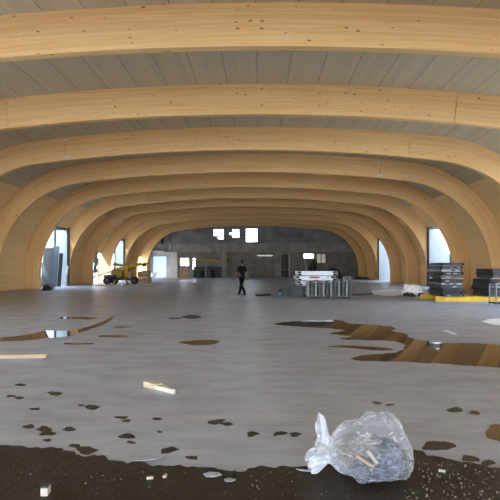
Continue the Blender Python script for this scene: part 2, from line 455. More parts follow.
# ------------------------------------------------------------------ side doorways with white return panels
dn = 1
for k, sides in ((6, (-1, 1)), (9, (-1, 1))):
    for sg in sides:
        y = RY(k)-.12
        nm = 'left' if sg < 0 else 'right'
        d = bpy.data.objects.new('door_%d' % dn, None); C.objects.link(d); d.location = (sg*W0, y, 0); dn += 1
        struct(d, 'tall side doorway with white side panel under the %s arch, %s wall' % (ordinal[k], nm), 'doorway')
        xo = W0+DEP-.02+(.62 if sg > 0 else 0)
        ztop = 4.25
        MB().span((sg*(W0+.10), y-.04, 0), (sg*xo, y+.04, ztop)).build('side_panel', M['white'], d)
        MB().span((sg*(W0-.02), y-.10, 0), (sg*(W0+.10), y+.08, ztop+.30)).build('post', M['dark'], d)
        MB().span((sg*(xo-.02), y-.10, 0), (sg*(xo+.10), y+.08, ztop)).build('post', M['dark'], d)
        MB().span((sg*(W0+.10), y-.10, ztop), (sg*(xo+.10), y+.08, ztop+.30)).build('lintel', M['dark'], d)
        MB().span((sg*(xo-.75), RY(k-1)+RT, ztop+.02), (sg*(xo-.55), y-.10, ztop+.30)).build('lintel', M['dark'], d)

# ------------------------------------------------------------------ end wall
def holed(mb, x0, x1, z0, z1, y0, y1, holes):
    xs = sorted({x0, x1, *[h[0] for h in holes], *[h[1] for h in holes]}); zs = sorted({z0, z1, *[h[2] for h in holes], *[h[3] for h in holes]})
    xs = [x for x in xs if x0 <= x <= x1]; zs = [z for z in zs if z0 <= z <= z1]
    for a, b in zip(xs, xs[1:]):
        for c, d in zip(zs, zs[1:]):
            mx, mz = (a+b)/2, (c+d)/2
            if any(h[0] < mx < h[1] and h[2] < mz < h[3] for h in holes): continue
            mb.span((a, y0, c), (b, y1, d))
    return mb
def rect(px0, py0, px1, py1, Y=YF):
    a, b = P(px0, py1, Y), P(px1, py0, Y); return (a.x, b.x, max(a.z, 0), b.z)
up_w = [rect(213, 228.5, 224.3, 239.8), rect(229, 228.5, 239.8, 238.3), rect(245.3, 228, 258, 242.6)]
lo_w = [rect(179.5, 257.5, 189.5, 266.5), rect(192, 257.5, 196, 270), rect(303, 253.2, 314.5, 258.8), rect(316, 253, 326.3, 264)]
slit = rect(257, 254.6, 273, 256.6)
door_b = rect(280, 253, 289.6, 277.6); door_b = (door_b[0], door_b[1], 0, door_b[3])
door_w = rect(153, 256, 167, 277); door_w = (door_w[0], door_w[1], 0.02, door_w[3])
zb0 = P(250, 252, YF).z; zb1 = P(250, 243.5, YF).z
XW = W0+DEP+TH
mb = holed(MB(), -XW, XW, 0, zb0, YF, YF+.3, lo_w+[slit, door_b, door_w])
struct(mb.build('wall_back', M['block']), 'brown-grey blockwork end wall of the hall', 'wall')
mb = holed(MB(), -XW, XW, zb0, zb1, YF-.15, YF+.3, [])
struct(mb.build('trim_1', M['band']), 'pale concrete band across the end wall', 'trim')
mb = holed(MB(), -XW, XW, zb1, 7.9, YF, YF+.3, up_w)
for px in (232, 262, 285, 310, 338, 200, 180, 160):
    x = P(px, 240, YF).x; mb.span((x-.02, YF-.02, zb1), (x+.02, YF, 7.6))
struct(mb.build('wall_back_upper', M['upper']), 'dark grey clad upper part of the end wall', 'wall')
# columns on the end wall
for i, px in enumerate((224.5, 277.5)):
    x = P(px, 260, YF).x
    struct(MB().span((x-.3, YF-.2, 0), (x+.3, YF, zb0)).build('column_%d' % (i+1), M['band']), 'concrete column on the end wall', 'column')
# plastered white stretch on the left of the end wall
a, b = P(147, 277, YF).x, P(177.5, 277, YF).x
z = P(150, 252, YF).z
mb = holed(MB(), a, b, 0, z, YF-.12, YF-.02, [(door_w[0], door_w[1], 0, door_w[3])])
struct(mb.build('wall_plaster', M['plaster']), 'whitish plastered stretch of the end wall around the pale blue door', 'wall')
a2 = P(165, 252, YF).x
struct(MB().span((a+.2, YF-.6, z-.05), (a2, YF-.1, z+.16)).build('trim_2', M['white']), 'white ledge above the pale blue door', 'trim')

wn = 1
wl = ['small upper window of the end wall beside the dark upright post', 'middle one of the three upper windows of the end wall', 'tallest upper window of the end wall, above the walking man',
      'bright window above the wooden crates under the yellow bar', 'narrow bright window under the yellow bar', 'bright wide low window behind the pale panel stack', 'pale window with a mullion behind the pale panel stack', 'bright slit window between the two concrete columns']
for h, (nx, nz) in zip(up_w+lo_w+[slit], ((2, 3), (2, 3), (1, 4), (2, 1), (1, 2), (1, 1), (2, 1), (1, 1))):
    d = bpy.data.objects.new('window_%d' % wn, None); C.objects.link(d); d.location = ((h[0]+h[1])/2, YF, h[2])
    struct(d, wl[wn-1], 'window'); wn += 1
    mb = MB(); t = .03 if wn == 9 else .10
    for x in (h[0]+t/2, h[1]-t/2): mb.span((x-t/2, YF+.05, h[2]), (x+t/2, YF+.15, h[3]))
    for zz in (h[2]+t/2, h[3]-t/2): mb.span((h[0], YF+.05, zz-t/2), (h[1], YF+.15, zz+t/2))
    for i in range(1, nx): x = h[0]+(h[1]-h[0])*i/nx; mb.span((x-t/2, YF+.06, h[2]), (x+t/2, YF+.14, h[3]))
    for i in range(1, nz): zz = h[2]+(h[3]-h[2])*i/nz; mb.span((h[0], YF+.06, zz-.05), (h[1], YF+.14, zz+.05))
    mb.build('frame', M['dark'], d)
    MB().span((h[0]+.02, YF+.09, h[2]+.02), (h[1]-.02, YF+.10, h[3]-.02)).build('pane', M['frost' if wn == 8 else 'dim' if wn == 9 else 'glass'], d)
# one pane of two upper windows is boarded (dark corner panels)
h = up_w[0]; x = (h[0]+h[1])/2
MB().span((h[0], YF+.03, h[2]), (x-.1, YF+.07, h[2]+(h[3]-h[2])*.30)).build('blocked_pane', M['upper'], bpy.data.objects['window_1'])
h = up_w[1]; x = h[0]+(h[1]-h[0])*.33
MB().span((h[0], YF+.03, h[2]+(h[3]-h[2])*.60), (x, YF+.07, h[3])).build('blocked_pane', M['upper'], bpy.data.objects['window_2'])
MB().span((h[0], YF+.03, h[2]), (x, YF+.07, h[2]+(h[3]-h[2])*.30)).build('blocked_pane', M['upper'], bpy.data.objects['window_2'])

# dark doorway of the end wall: frame, rail, dark room behind
d = bpy.data.objects.new('door_5', None); C.objects.link(d); d.location = (door_b[0], YF, 0)
struct(d, 'dark open doorway in the end wall beside the concrete column', 'doorway')
h = door_b; mb = MB()
mb.span((h[1]-.12, YF-.05, 0), (h[1], YF+.2, h[3])); mb.span((h[0], YF-.05, 0), (h[0]+.08, YF+.2, h[3])); mb.span((h[0], YF-.05, h[3]-.1), (h[1], YF+.2, h[3]))
mb.build('frame', M['plaster'], d)
MB().span((h[0], YF, 1.02), (h[1], YF+.06, 1.1)).build('rail', M['plaster'], d)
mb = MB(); mb.span((h[0]-.4, YF+3, 0), (h[1]+.4, YF+3.2, 3.6)); mb.span((h[0]-.5, YF+.3, 0), (h[0]-.4, YF+3, 3.6)); mb.span((h[1]+.4, YF+.3, 0), (h[1]+.5, YF+3, 3.6)); mb.span((h[0]-.5, YF+.3, 3.5), (h[1]+.5, YF+3.2, 3.6))
mb.build('passage', M['block'], d)
d = bpy.data.objects.new('door_6', None); C.objects.link(d); d.location = (door_w[0], YF, 0)
struct(d, 'pale blue door in the white plastered stretch of the end wall', 'door')
h = door_w
MB().span((h[0]+.05, YF-.06, .02), (h[1]-.05, YF-.02, h[3]-.05)).build('leaf', M['door'], d)
mb = MB()
for x in (h[0], h[1]): mb.span((x-.05, YF-.16, 0), (x+.05, YF-.0, h[3]+.05))
mb.span((h[0], YF-.16, h[3]-.05), (h[1], YF, h[3]+.05)); mb.build('frame', M['white'], d)
x = (h[0]+h[1])/2; MB().span((x-.02, YF-.08, .02), (x+.02, YF-.055, h[3]-.05)).build('stile', M['white'], d)

# dark upright on the upper wall, white hanging lamp
a, b = P(161, 244, YF-.2), P(163.5, 235, YF-.2)
tag(MB().span((a.x, YF-.3, a.z), (b.x, YF-.0, b.z)).build('bracket_post', M['dark']), 'short dark upright post on the end wall above the pale blue door', 'post')
p, q = P(170.3, 252, 55.5), P(170.3, 244, 55.5)
t = thing('work_lamp', 'white flat work lamp on a white stem before the end wall', 'lamp', (p.x, p.y, p.z))
MB().tube(p, q+Vector((0, 0, 3.6)), .012).build('cable', M['dark'], t)
MB().tube(p+Vector((0, 0, .15)), q, .13, 14).build('stem', M['white'], t)
MB().tube(p, p+Vector((0, 0, .16)), .52, 18, .30).build('lamp_shade', M['white'], t)

# yellow bar on posts
yb = 55.0
a, b = P(177, 260, yb), P(228, 260.6, yb)
t = thing('barrier_frame', 'long yellow crossbar on thin steel posts before the end wall', 'barrier', (a.x, yb, 0))
MB().bar(a, b, .14, .16).build('crossbar', M['yellow'], t)
for px in (178.5, 206, 222):
    p = P(px, 262, yb); MB().span((p.x-.05, yb-.05, 0), (p.x+.05, yb+.05, a.z-.07)).build('post', M['steel'], t)
MB().box(b+Vector((.05, 0, 0)), (.26, .22, .26)).build('end_bracket', M['dark'], t)

# ------------------------------------------------------------------ objects near the end wall
def crate(name, label, px0, px1, pyt, pyb, Y, m, dep=.8, group=None, z0=None):
    a, b = P(px0, pyb, Y), P(px1, pyt, Y); z0 = max(0, a.z) if z0 is None else z0; z1 = b.z
    t = thing(name, label, 'crate', ((a.x+b.x)/2, Y, z0), group)
    mb = MB(); mb.span((a.x+.03, Y+.03, z0+.02), (b.x-.03, Y+dep-.03, z1-.01)); mb.build('box', m, t)
    n = 3; hgt = z1-z0
    for i in range(n):
        zz = z0+hgt*(i+.5)/n; MB().span((a.x, Y, zz-hgt/n*.38), (b.x, Y+.03, zz+hgt/n*.38)).build('slat', m, t)
    for x in (a.x+.06, b.x-.06): MB().span((x-.06, Y-.03, z0), (x+.06, Y, z1)).build('batten', m, t)
    return z1
z = crate('wooden_crate', 'lower wooden crate under the bright window behind the yellow bar', 180, 188.5, 272.2, 278.2, 56, M['crate'], z0=0)
crate('wooden_crate', 'upper wooden crate of the two under the bright window', 180.2, 188.2, 266.5, 272, 56, M['crate'], z0=z)
z = crate('wooden_crate', 'reddish brown crate behind the boom lift wheel, lowest of its stack', 136.5, 149.5, 277.5, 282, 42, M['crate'], 1.0, z0=0)
crate('wooden_crate', 'reddish brown crate on top of the stack behind the boom lift', 137.5, 149, 271.3, 277.3, 42, M['crate'], .9, z0=z)
p0 = G(149, 280.5)
mb = MB()
q = [P(148, 281.2, 45), P(152, 281.2, 45), P(158.5, 272.2, 45), P(155, 271.8, 45)]
mb.quadset([v for v in q]+[v+Vector((0, .05, 0)) for v in q], [(0, 1, 2, 3), (7, 6, 5, 4), (0, 4, 5, 1), (1, 5, 6, 2), (2, 6, 7, 3), (3, 7, 4, 0)])
mb.v = [(x, y, max(zz, .01)) for x, y, zz in mb.v]
tag(mb.build('scrap_or_sun_streak', M['sheetwhite']), 'pale blue-white sheet slanting beside the brown crates', 'scrap')
for i, (px0, py0, px1, py1, lab) in enumerate(((158, 278.2, 179, 278.6, 'pale plank lying before the pale blue door'), (160, 279.3, 176, 279.3, 'second pale plank lying before the pale blue door, nearer the camera'),
      (122, 286, 161, 284.6, 'long tan plank on the floor beyond the boom lift wheels'), (95, 285.8, 124, 285.2, 'tan plank on the floor in front of the boom lift wheels'))):
    a, b = G(px0, py0), G(px1, py1)
    tag(MB().bar(a+Vector((0, 0, .04)), b+Vector((0, 0, .04)), .2, .08).build('plank', M['lumber']), lab, 'plank')
a, b = P(193, 277, 57.2), P(222, 266.5, 57.2)
tag(MB().quadset([(a.x, 57.3, 0), (b.x, 57.3, 0), (b.x, 57.7, b.z), (a.x, 57.7, b.z), (a.x, 57.38, 0), (b.x, 57.38, 0), (b.x, 57.78, b.z), (a.x, 57.78, b.z)], [(0, 1, 2, 3), (7, 6, 5, 4), (0, 4, 5, 1), (1, 5, 6, 2), (2, 6, 7, 3), (3, 7, 4, 0)]).build('dark_board', M['greysteel'], None, (a.x, 57.3, 0)), 'wide dark board leaning on the end wall behind the drums under the yellow bar', 'board')
# dark drums below the bar
for i, (px, lab) in enumerate(((200, 'dark drum under the yellow bar, beside the narrow window'), (211, 'dark drum under the yellow bar, between two steel posts'))):
    p = P(px, 277, 56.4); t = thing('steel_drum', lab, 'drum', (p.x, p.y, 0))
    MB().tube((p.x, p.y, 0), (p.x, p.y, 1.0), .34, 18).build('body', M['dark'], t)
    for zz in (.33, .66, .98): MB().torus((p.x, p.y, zz), (0, 0, 1), .34, .02).build('hoop', M['dark'], t)
# dark machine between the low windows, dark heap
p = P(312.5, 270, 56); 
t = thing('mixer_machine', 'dark concrete mixer standing between the two low windows of the end wall', 'mixer', (p.x, p.y, 0))
MB().tube((p.x-.1, p.y, .9), (p.x+.15, p.y-.1, 1.75), .55, 16, .42).build('drum', M['dark'], t)
MB().tube((p.x+.15, p.y-.1, 1.75), (p.x+.3, p.y-.15, 2.25), .42, 16, .25).build('drum_mouth', M['dark'], t)
mb = MB()
for dx in (-.55, .55): mb.bar((p.x+dx, p.y-.3, 0), (p.x+dx*.5, p.y, 1.2), .08); mb.bar((p.x+dx, p.y+.3, 0), (p.x+dx*.5, p.y, 1.2), .08)
mb.bar((p.x-.55, p.y-.3, .35), (p.x+.55, p.y-.3, .35), .07); mb.build('stand', M['dark'], t)
a, b = P(308.2, 271, 55.6), P(304.6, 259, 55.6); MB().bar((a.x, a.y, .2), b, .14).build('chute', M['plaster'], t)
def heap(name, label, cat, c, rx, ry, h, m, seed=0, sub=4, amp=.25, parent=None):
    bm = bmesh.new(); bmesh.ops.create_icosphere(bm, subdivisions=sub, radius=1)
    for v in bm.verts:
        n = noise.fractal(v.co*1.6+Vector((seed, 0, 0)), .8, 2.1, 5)*amp + abs(noise.noise(v.co*3.3+Vector((0, seed, 0))))*amp*.7
        v.co *= 1+n
        v.co = Vector((v.co.x*rx, v.co.y*ry, max(v.co.z, -.02)*h+.001))
    me = bpy.data.meshes.new(name); bm.to_mesh(me); bm.free(); me.materials.append(m)
    o = bpy.data.objects.new(name, me); C.objects.link(o); o.location = c
    return tag(o, label, cat)
p = P(331, 277, 54); heap('rubble_heap', 'dark rubble heap by the end wall behind the pale panel stack', 'heap', (p.x, p.y, 0), 1.25, .8, 1.15, M['greysteel'], 3, amp=.2)
z = crate('white_bin', 'white box on the floor beyond the upright steel rack', 344, 351.5, 276.3, 281.3, 43, M['white'], .7, z0=0)
p = G(362, 279.3); heap('board_heap', 'low dark heap at the foot of the last arch', 'heap', (p.x, p.y, 0), .9, .5, .3, M['greysteel'], 9)

# ------------------------------------------------------------------ yellow boom lift
LY = 37.0
o = G(122, 283.8); 
def Q(px, py, dy=0): return P(px, py, LY+dy)
t = thing('boom_lift', 'yellow articulated boom lift parked by the arch legs', 'boom lift', (o.x, LY, 0))
def wheel(px, dy, r=.31):
    p = Q(px, 280, dy); x, y = p.x, p.y
    w = MB(); w.tube((x, y-.13, r), (x, y+.13, r), r*.97, 24); w.torus((x, y-.06, r), (0, 1, 0), r*.8, r*.22, 24, 8); w.torus((x, y+.06, r), (0, 1, 0), r*.8, r*.22, 24, 8)
    wo = w.build('wheel', M['rubber'], t)
    hub = MB().tube((x, y-.17, r), (x, y+.17, r), r*.42, 16).build('hub', M['greysteel'])
    hub.parent = wo; hub.location = (0, 0, 0)
for px, dy in ((107, -.5), (114.5, -.45), (134.5, -.4), (109, 1.1), (134.5, 1.1)): wheel(px, dy)
a, b = Q(104, 280, -.3), Q(137, 276, .9)
MB().span((a.x, LY-.25, .32), (b.x, LY+.95, .62)).build('chassis', M['dark'], t, bevel=.03)
a, b = Q(112, 276), Q(123, 270)
MB().span((a.x, LY-.3, .62), (b.x, LY+.8, 1.15)).build('engine_cover', M['yellow'], t, bevel=.06)
a, b = Q(105, 277), Q(118, 274); MB().span((a.x, LY-.35, .55), (b.x, LY+.3, .78)).build('battery_box', M['blue'], t, bevel=.03)
a = Q(127, 283); mb = MB(); mb.span((a.x-.16, LY-.1, .62), (a.x+.16, LY+.4, 1.42)); mb.build('mast', M['yellow'], t, bevel=.03)
a, b = Q(128.5, 280), Q(132.5, 274); MB().span((a.x, LY-.3, .5), (b.x, LY+.1, 1.05)).build('control_box', M['crate'], t, bevel=.02)
a, b = Q(112, 270.8), Q(141, 264.0); MB().bar(a, b, .24, .26).build('lower_boom', M['yellow'], t, bevel=.02)
a, b = Q(111.5, 264), Q(136, 267); MB().bar(a+Vector((0, .25, 0)), b+Vector((0, .25, 0)), .2, .2).build('upper_boom', M['yellow'], t, bevel=.02)
a, b = Q(138, 265), Q(144, 263.8); MB().bar(a, b, .16, .18).build('jib', M['yellow'], t)
p = Q(144.5, 264.5)
mb = MB(); w = .2
mb.box(p+Vector((0, 0, 0)), (.26, .36, .3)); mb.build('rotator_head', M['dark'], t, bevel=.03)
p = Q(145.5, 269)
mb = MB()
for dx in (-.2, .3):
    for dy in (-.3, .3): mb.tube(p+Vector((dx, dy, -.15)), p+Vector((dx, dy, .45)), .025, 8)
for zz in (-.15, .15, .45):
    for dy in (-.3, .3): mb.tube(p+Vector((-.2, dy, zz)), p+Vector((.3, dy, zz)), .022, 8)
    for dx in (-.2, .3): mb.tube(p+Vector((dx, -.3, zz)), p+Vector((dx, .3, zz)), .022, 8)
mb.box(p+Vector((.05, 0, -.17)), (.5, .6, .04)); mb.build('basket', M['yellow'], t)
a, b = Q(112, 271.2), Q(93, 277.3); MB().bar(a, b, .12, .12).build('tow_bar', M['alu'], t)
for px, px2 in ((118, 113), (124, 128)):
    a, b = Q(px, 276, -.3), Q(px2, 283.5, -.8); b.z = .04
    ol = MB().bar(a, b, .1).build('outrigger', M['yellow'], t)
    f = MB().box((b.x, b.y, .03), (.3, .3, .05)).build('foot_pad', M['dark']); f.parent = ol; f.location = (0, 0, 0)

# things outside the low opening on the left
p = P(95.5, 270, 45)
t = thing('machine_mast', 'dark machine mast outside the low side opening beside the boom lift', 'machine', (p.x, p.y, 0))
a, b = P(95, 272, 45), P(96.5, 251.5, 45)
MB().bar(a, b, .28, .25).build('mast', M['black'], t, bevel=.03)
MB().box(b+Vector((.05, 0, -.1)), (.34, .3, .3)).build('mast_head', M['black'], t, bevel=.03)
a, b = P(99.5, 272, 45), P(97.5, 258, 45); MB().bar(a, b, .2, .2).build('strut', M['black'], t)
a, b = P(91, 271.5, 45), P(103, 270.5, 45); MB().bar(a, b, .18, .4).build('deck', M['greysteel'], t)
for px in (93, 101): p = P(px, 272, 45); MB().span((p.x-.06, 44.9, -.2), (p.x+.06, 45.1, p.z)).build('support_post', M['greysteel'], t)

# ------------------------------------------------------------------ boards leaning in the left doorway
def lean(label, px0, px1, pyt, pyb, Y, m, tilt=.25, th=.05, name='leaning_board', shift=0):
    a, b = P(px0, pyb, Y), P(px1, pyt, Y); zt = b.z
    mb = MB(); x0, x1 = a.x, b.x
    vs = [(x0, Y, 0), (x1, Y, 0), (x1+shift, Y+tilt, zt), (x0+shift, Y+tilt, zt)]
    vs += [(x, y+th, zz) for x, y, zz in vs]
    mb.quadset(vs, [(0, 1, 2, 3), (7, 6, 5, 4), (0, 4, 5, 1), (1, 5, 6, 2), (2, 6, 7, 3), (3, 7, 4, 0)])
    o = mb.build(name, m, None, (x0, Y, 0))
    return tag(o, label, 'board', 'boards leaning in the left doorway')
lean('wide dark grey board leaning in the left doorway', 40.5, 50, 247.5, 288, 31.2, M['board'], .5)
lean('tall blue-grey board leaning left of the black strip in the doorway', 49.5, 56.5, 246, 287.3, 31.9, M['bluegrey'], .45)
lean('narrow black strip leaning against the white doorway panel', 57, 60.5, 253, 286.8, 32.3, M['black'], .4)
lean('pale slim board leaning by the inner post of the white doorway panel', 62.3, 64.8, 266, 286.4, 32.5, M['alu'], .3, .04, shift=.15)
a, b = G(52.5, 290), P(41, 263, 30.6)
tag(MB().bar(a+Vector((0, 0, .06)), b, .24, .05).build('leaning_board', M['board'], None, a), 'narrow grey plank slanting across the wide dark board', 'board', 'boards leaning in the left doorway')
a = G(46.5, 290.6)
heap('dark_netting', 'dark crumpled netting at the foot of the leaning boards', 'netting', (a.x, a.y, 0), .28, .2, .35, M['black'], 5)

# ------------------------------------------------------------------ centre: steel rack, pale panels, grey beams
RYY = G(330, 298.3).y
x0, x1 = P(308, 298, RYY).x, P(350.5, 298, RYY).x
t = thing('steel_rack', 'grey steel rack of close upright bars standing before the pale panel stack', 'rack', ((x0+x1)/2, RYY, 0))
mb = MB()
for yy in (0, .7): mb.span((x0-.05, RYY+yy-.04, .05), (x1+.05, RYY+yy+.04, .13))
for xx in (x0, (x0+x1)/2, x1): mb.span((xx-.05, RYY, 0), (xx+.05, RYY+.7, .09))
mb.build('base_frame', M['greysteel'], t)
n = 12
for i in range(n):
    x = x0+(x1-x0)*i/(n-1); hgt = .84+random.uniform(-.05, .04)+(.14 if i == n-1 else 0)
    for yy in (0, .7):
        w = random.uniform(.032, .045)
        MB().span((x-w, RYY+yy-.045, .1), (x+w, RYY+yy+.045, hgt)).build('upright', M['greysteel' if i % 2 else 'steel'], t)
mb = MB()
for yy in (-.06, .76): mb.span((x0, RYY+yy-.015, .66), (x1, RYY+yy+.015, .71))
mb.build('top_rail', M['greysteel'], t)
# dark infill boards inside the rack
for i in range(n-1):
    x = x0+(x1-x0)*(i+.5)/(n-1)
    MB().span((x-.05, RYY+.08, .13), (x+.04, RYY+.62, .74+random.uniform(-.08, .06))).build('rack_plate', M['dark' if i % 3 else 'greysteel'], t)

BY = RYY+1.25
def prof_beam(mb, x0, x1, y, z, w, h):      # I-section along X
    mb.span((x0, y-w/2, z), (x1, y+w/2, z+h*.22)); mb.span((x0, y-w/2, z+h*.78), (x1, y+w/2, z+h)); mb.span((x0, y-w*.18, z+h*.2), (x1, y+w*.18, z+h*.8))
    return mb
x0, x1 = P(291, 290, BY).x, P(333, 290, BY).x
z = 0
for lay in range(4):
    for j in range(5):
        yy = BY+.1+j*.24
        dx = random.uniform(-.12, .12)
        b = prof_beam(MB(), x0+dx, x1+dx, yy, z, .19, .135).build('steel_beam', M['greysteel'], None, ((x0+x1)/2, yy, z))
        tag(b, 'grey I-section beam in the low stack under the pale panels, %s layer' % ('lowest', 'second', 'third', 'topmost')[lay], 'beam', 'grey beams under the pale panels, layer %d' % (lay+1))
    z += .136
x0, x1 = P(296.5, 276, BY).x, P(337, 276, BY).x
for lay in range(6):
    dx = random.uniform(-.08, .08); hh = .105
    if lay in (2, 4): z += .035
    t = thing('aluminium_panel', ('lowest', 'second', 'third', 'fourth', 'fifth', 'topmost')[lay]+' pale blue-white panel of the stack behind the steel rack' + (', red-printed' if lay == 3 else ''), 'panel', ((x0+x1)/2+dx, BY+.1, z), 'pale panels stacked on the grey beams')
    MB().span((x0+dx, BY, z+.004), (x1+dx, BY+1.15, z+hh)).build('panel_body', M['alu'], t, bevel=.008)
    for xx in (x0+dx+.12, x1+dx-.12): MB().span((xx-.10, BY-.012, z+.012), (xx+.10, BY+.03, z+hh-.01)).build('edge_clip', M['dark'], t)
    if lay == 3:
        xm = P(315, 276, BY).x; MB().span((xm-.28, BY-.006, z+.02), (xm+.22, BY+.01, z+hh-.02)).build('print_strip', M['red'], t)
    if lay in (1, 3):
        for yy in (.1, .9): MB().span((x0+dx, BY+yy, z+hh), (x1+dx, BY+yy+.08, z+hh+.036)).build('spacer', M['dark'], t)
    z += hh+.002
# blue canister and dark offcut
p = G(280.3, 296.2)
t = thing('jerrycan', 'small blue canister on the floor left of the steel rack', 'canister', p)
MB().span((p.x-.11, p.y-.09, 0), (p.x+.11, p.y+.09, .25)).build('body', M['blue'], t, bevel=.03)
MB().tube((p.x+.05, p.y, .27), (p.x+.05, p.y, .36), .045, 12).build('cap', M['black'], t)
mb = MB(); mb.bar((p.x-.1, p.y, .27), (p.x-.08, p.y, .34), .03); mb.bar((p.x-.08, p.y, .34), (p.x+.04, p.y, .34), .03); mb.build('handle', M['black'], t)
p = G(276, 296.3); tag(MB().box((p.x, p.y, .05), (.12, .1, .1)).build('plug_box', M['blue'], None, (p.x, p.y, 0), bevel=.01), 'tiny blue box beside the blue canister', 'box')
a, b = G(257.5, 296), G(269, 295.3)
tag(MB().bar(a+Vector((0, 0, .035)), b+Vector((0, 0, .035)), .3, .07).build('plank', M['dark'], None, a), 'dark plank on the floor between the walking man and the blue canister', 'plank')
a, b = G(352, 295.5), G(371, 294.6)
tag(MB().bar(a+Vector((0, 0, .03)), b+Vector((0, 0, .03)), .14, .06).build('plank', M['greysteel'], None, a), 'thin dark bar on the floor right of the steel rack', 'plank')

# ------------------------------------------------------------------ right: formwork panels on yellow beams
FY = G(450, 301.2).y
xa, xb = P(435, 300, FY).x, P(545, 300, FY).x
def ibeam(label, xa, xb, y):
    t = thing('yellow_beam', label, 'beam', ((xa+xb)/2, y, 0), 'yellow timber beams under the panel stacks')
    mb = MB(); mb.span((xa, y-.06, 0), (xb, y+.06, .045)); mb.build('flange', M['yellowwood'], t)
    mb = MB(); mb.span((xa, y-.06, .165), (xb, y+.06, .21)); mb.build('flange', M['yellowwood'], t)
    mb = MB(); mb.span((xa, y-.045, .045), (xb, y+.045, .165)); mb.build('web', M['yellowwood'], t)
ibeam('long yellow beam in front under both black panel stacks', xa, xb, FY)
ibeam('rear yellow beam under both black panel stacks, behind the long front one', xa-.2, xb, FY+1.15)
xs = P(421, 297, FY+1.6).x; ibeam('short yellow beam end left of the black panel stack, before the white heap', xs, xs+1.6, FY+1.6)
def bundle(px0, px1, z0, n, h, y0, dep, label, grp, jx=.05):
    z = z0; xa, xb = P(px0, 290, y0).x, P(px1, 290, y0).x
    for i in range(n):
        dx, dy = random.uniform(-jx, jx), random.uniform(-jx, jx); 
        t = thing('formwork_panel', label, 'panel', ((xa+xb)/2+dx, y0+dep/2+dy, z), grp)
        hh = h*random.uniform(.9, 1.0)
        MB().span((xa+dx+.02, y0+dy+.02, z+hh*.42), (xb+dx-.02, y0+dep+dy-.02, z+hh)).build('plate', M['black'], t)
        mb = MB()
        for yy in (y0+dy+.04, y0+dep+dy-.04): mb.span((xa+dx, yy-.04, z), (xb+dx, yy+.04, z+hh*.75))
        for xx in (xa+dx+.04, xb+dx-.04): mb.span((xx-.04, y0+dy, z+.004), (xx+.04, y0+dep+dy, z+hh*.74))
        mb.build('edge_frame', M[('greysteel', 'dark', 'black')[i % 3]] if random.random() < .8 else M['steel'], t)
        for q in (.3, .62):
            xx = xa+dx+(xb-xa)*q; MB().span((xx-.08, y0+dy-.012, z+.02), (xx+.08, y0+dy+.02, z+hh*.6)).build('edge_clip', M[random.choice(('black', 'dark', 'steel'))], t)
        z += h
    return z
z = bundle(441.5, 463.5, .21, 6, .125, FY-.25, 1.5, 'black formwork panel in the lower bundle of the stack beside the white heap', 'lower bundle of the panel stack by the white heap')
for q in (.15, 1.2):
    xa_, xb_ = P(441, 290, FY).x, P(463, 290, FY).x
    tag(MB().span((xa_, FY-.2+q-.05, z), (xb_, FY-.2+q+.05, z+.05)).build('spacer_batten', M['crate'], None, (xa_, FY+q, z)), 'wooden batten between the two bundles of the left black panel stack', 'batten', 'battens between the bundles')
bundle(441, 463, z+.05, 5, .132, FY-.22, 1.45, 'black formwork panel in the upper bundle of the stack beside the white heap', 'upper bundle of the panel stack by the white heap')
z = bundle(489, 520, .21, 6, .125, FY-.25, 1.5, 'black formwork panel in the lower bundle of the stack by the steel trestle', 'lower bundle of the panel stack by the trestle')
for q in (.15, 1.2):
    xa_, xb_ = P(490, 290, FY).x, P(518, 290, FY).x
    tag(MB().span((xa_, FY-.2+q-.05, z), (xb_, FY-.2+q+.05, z+.05)).build('spacer_batten', M['crate'], None, (xa_, FY+q, z)), 'wooden batten between the two bundles of the black panel stack by the trestle', 'batten', 'battens between the bundles by the trestle')
bundle(492, 520, z+.05, 3, .132, FY-.2, 1.45, 'black formwork panel in the upper bundle of the stack by the steel trestle', 'upper bundle of the panel stack by the trestle')
# steel trestle at the right edge
p = G(495.5, 306)
t = thing('steel_trestle', 'steel trestle with pale posts in front of the second black panel stack', 'trestle', p)
for dx in (.03, .9):
    for dy in (0, .5): MB().bar((p.x+dx, p.y+dy, 0), (p.x+dx, p.y+dy, .86), .035).build('leg', M['steel'], t)
mb = MB()
for dy in (0, .5): mb.bar((p.x, p.y+dy, .10), (p.x+.93, p.y+dy, .10), .05)
for dx in (.03, .9): mb.bar((p.x+dx, p.y, .10), (p.x+dx, p.y+.5, .10), .05)
mb.build('foot_rail', M['dark'], t)
MB().span((p.x-.05, p.y-.06, .86), (p.x+1.0, p.y+.56, .90)).build('top', M['dark'], t, bevel=.008)

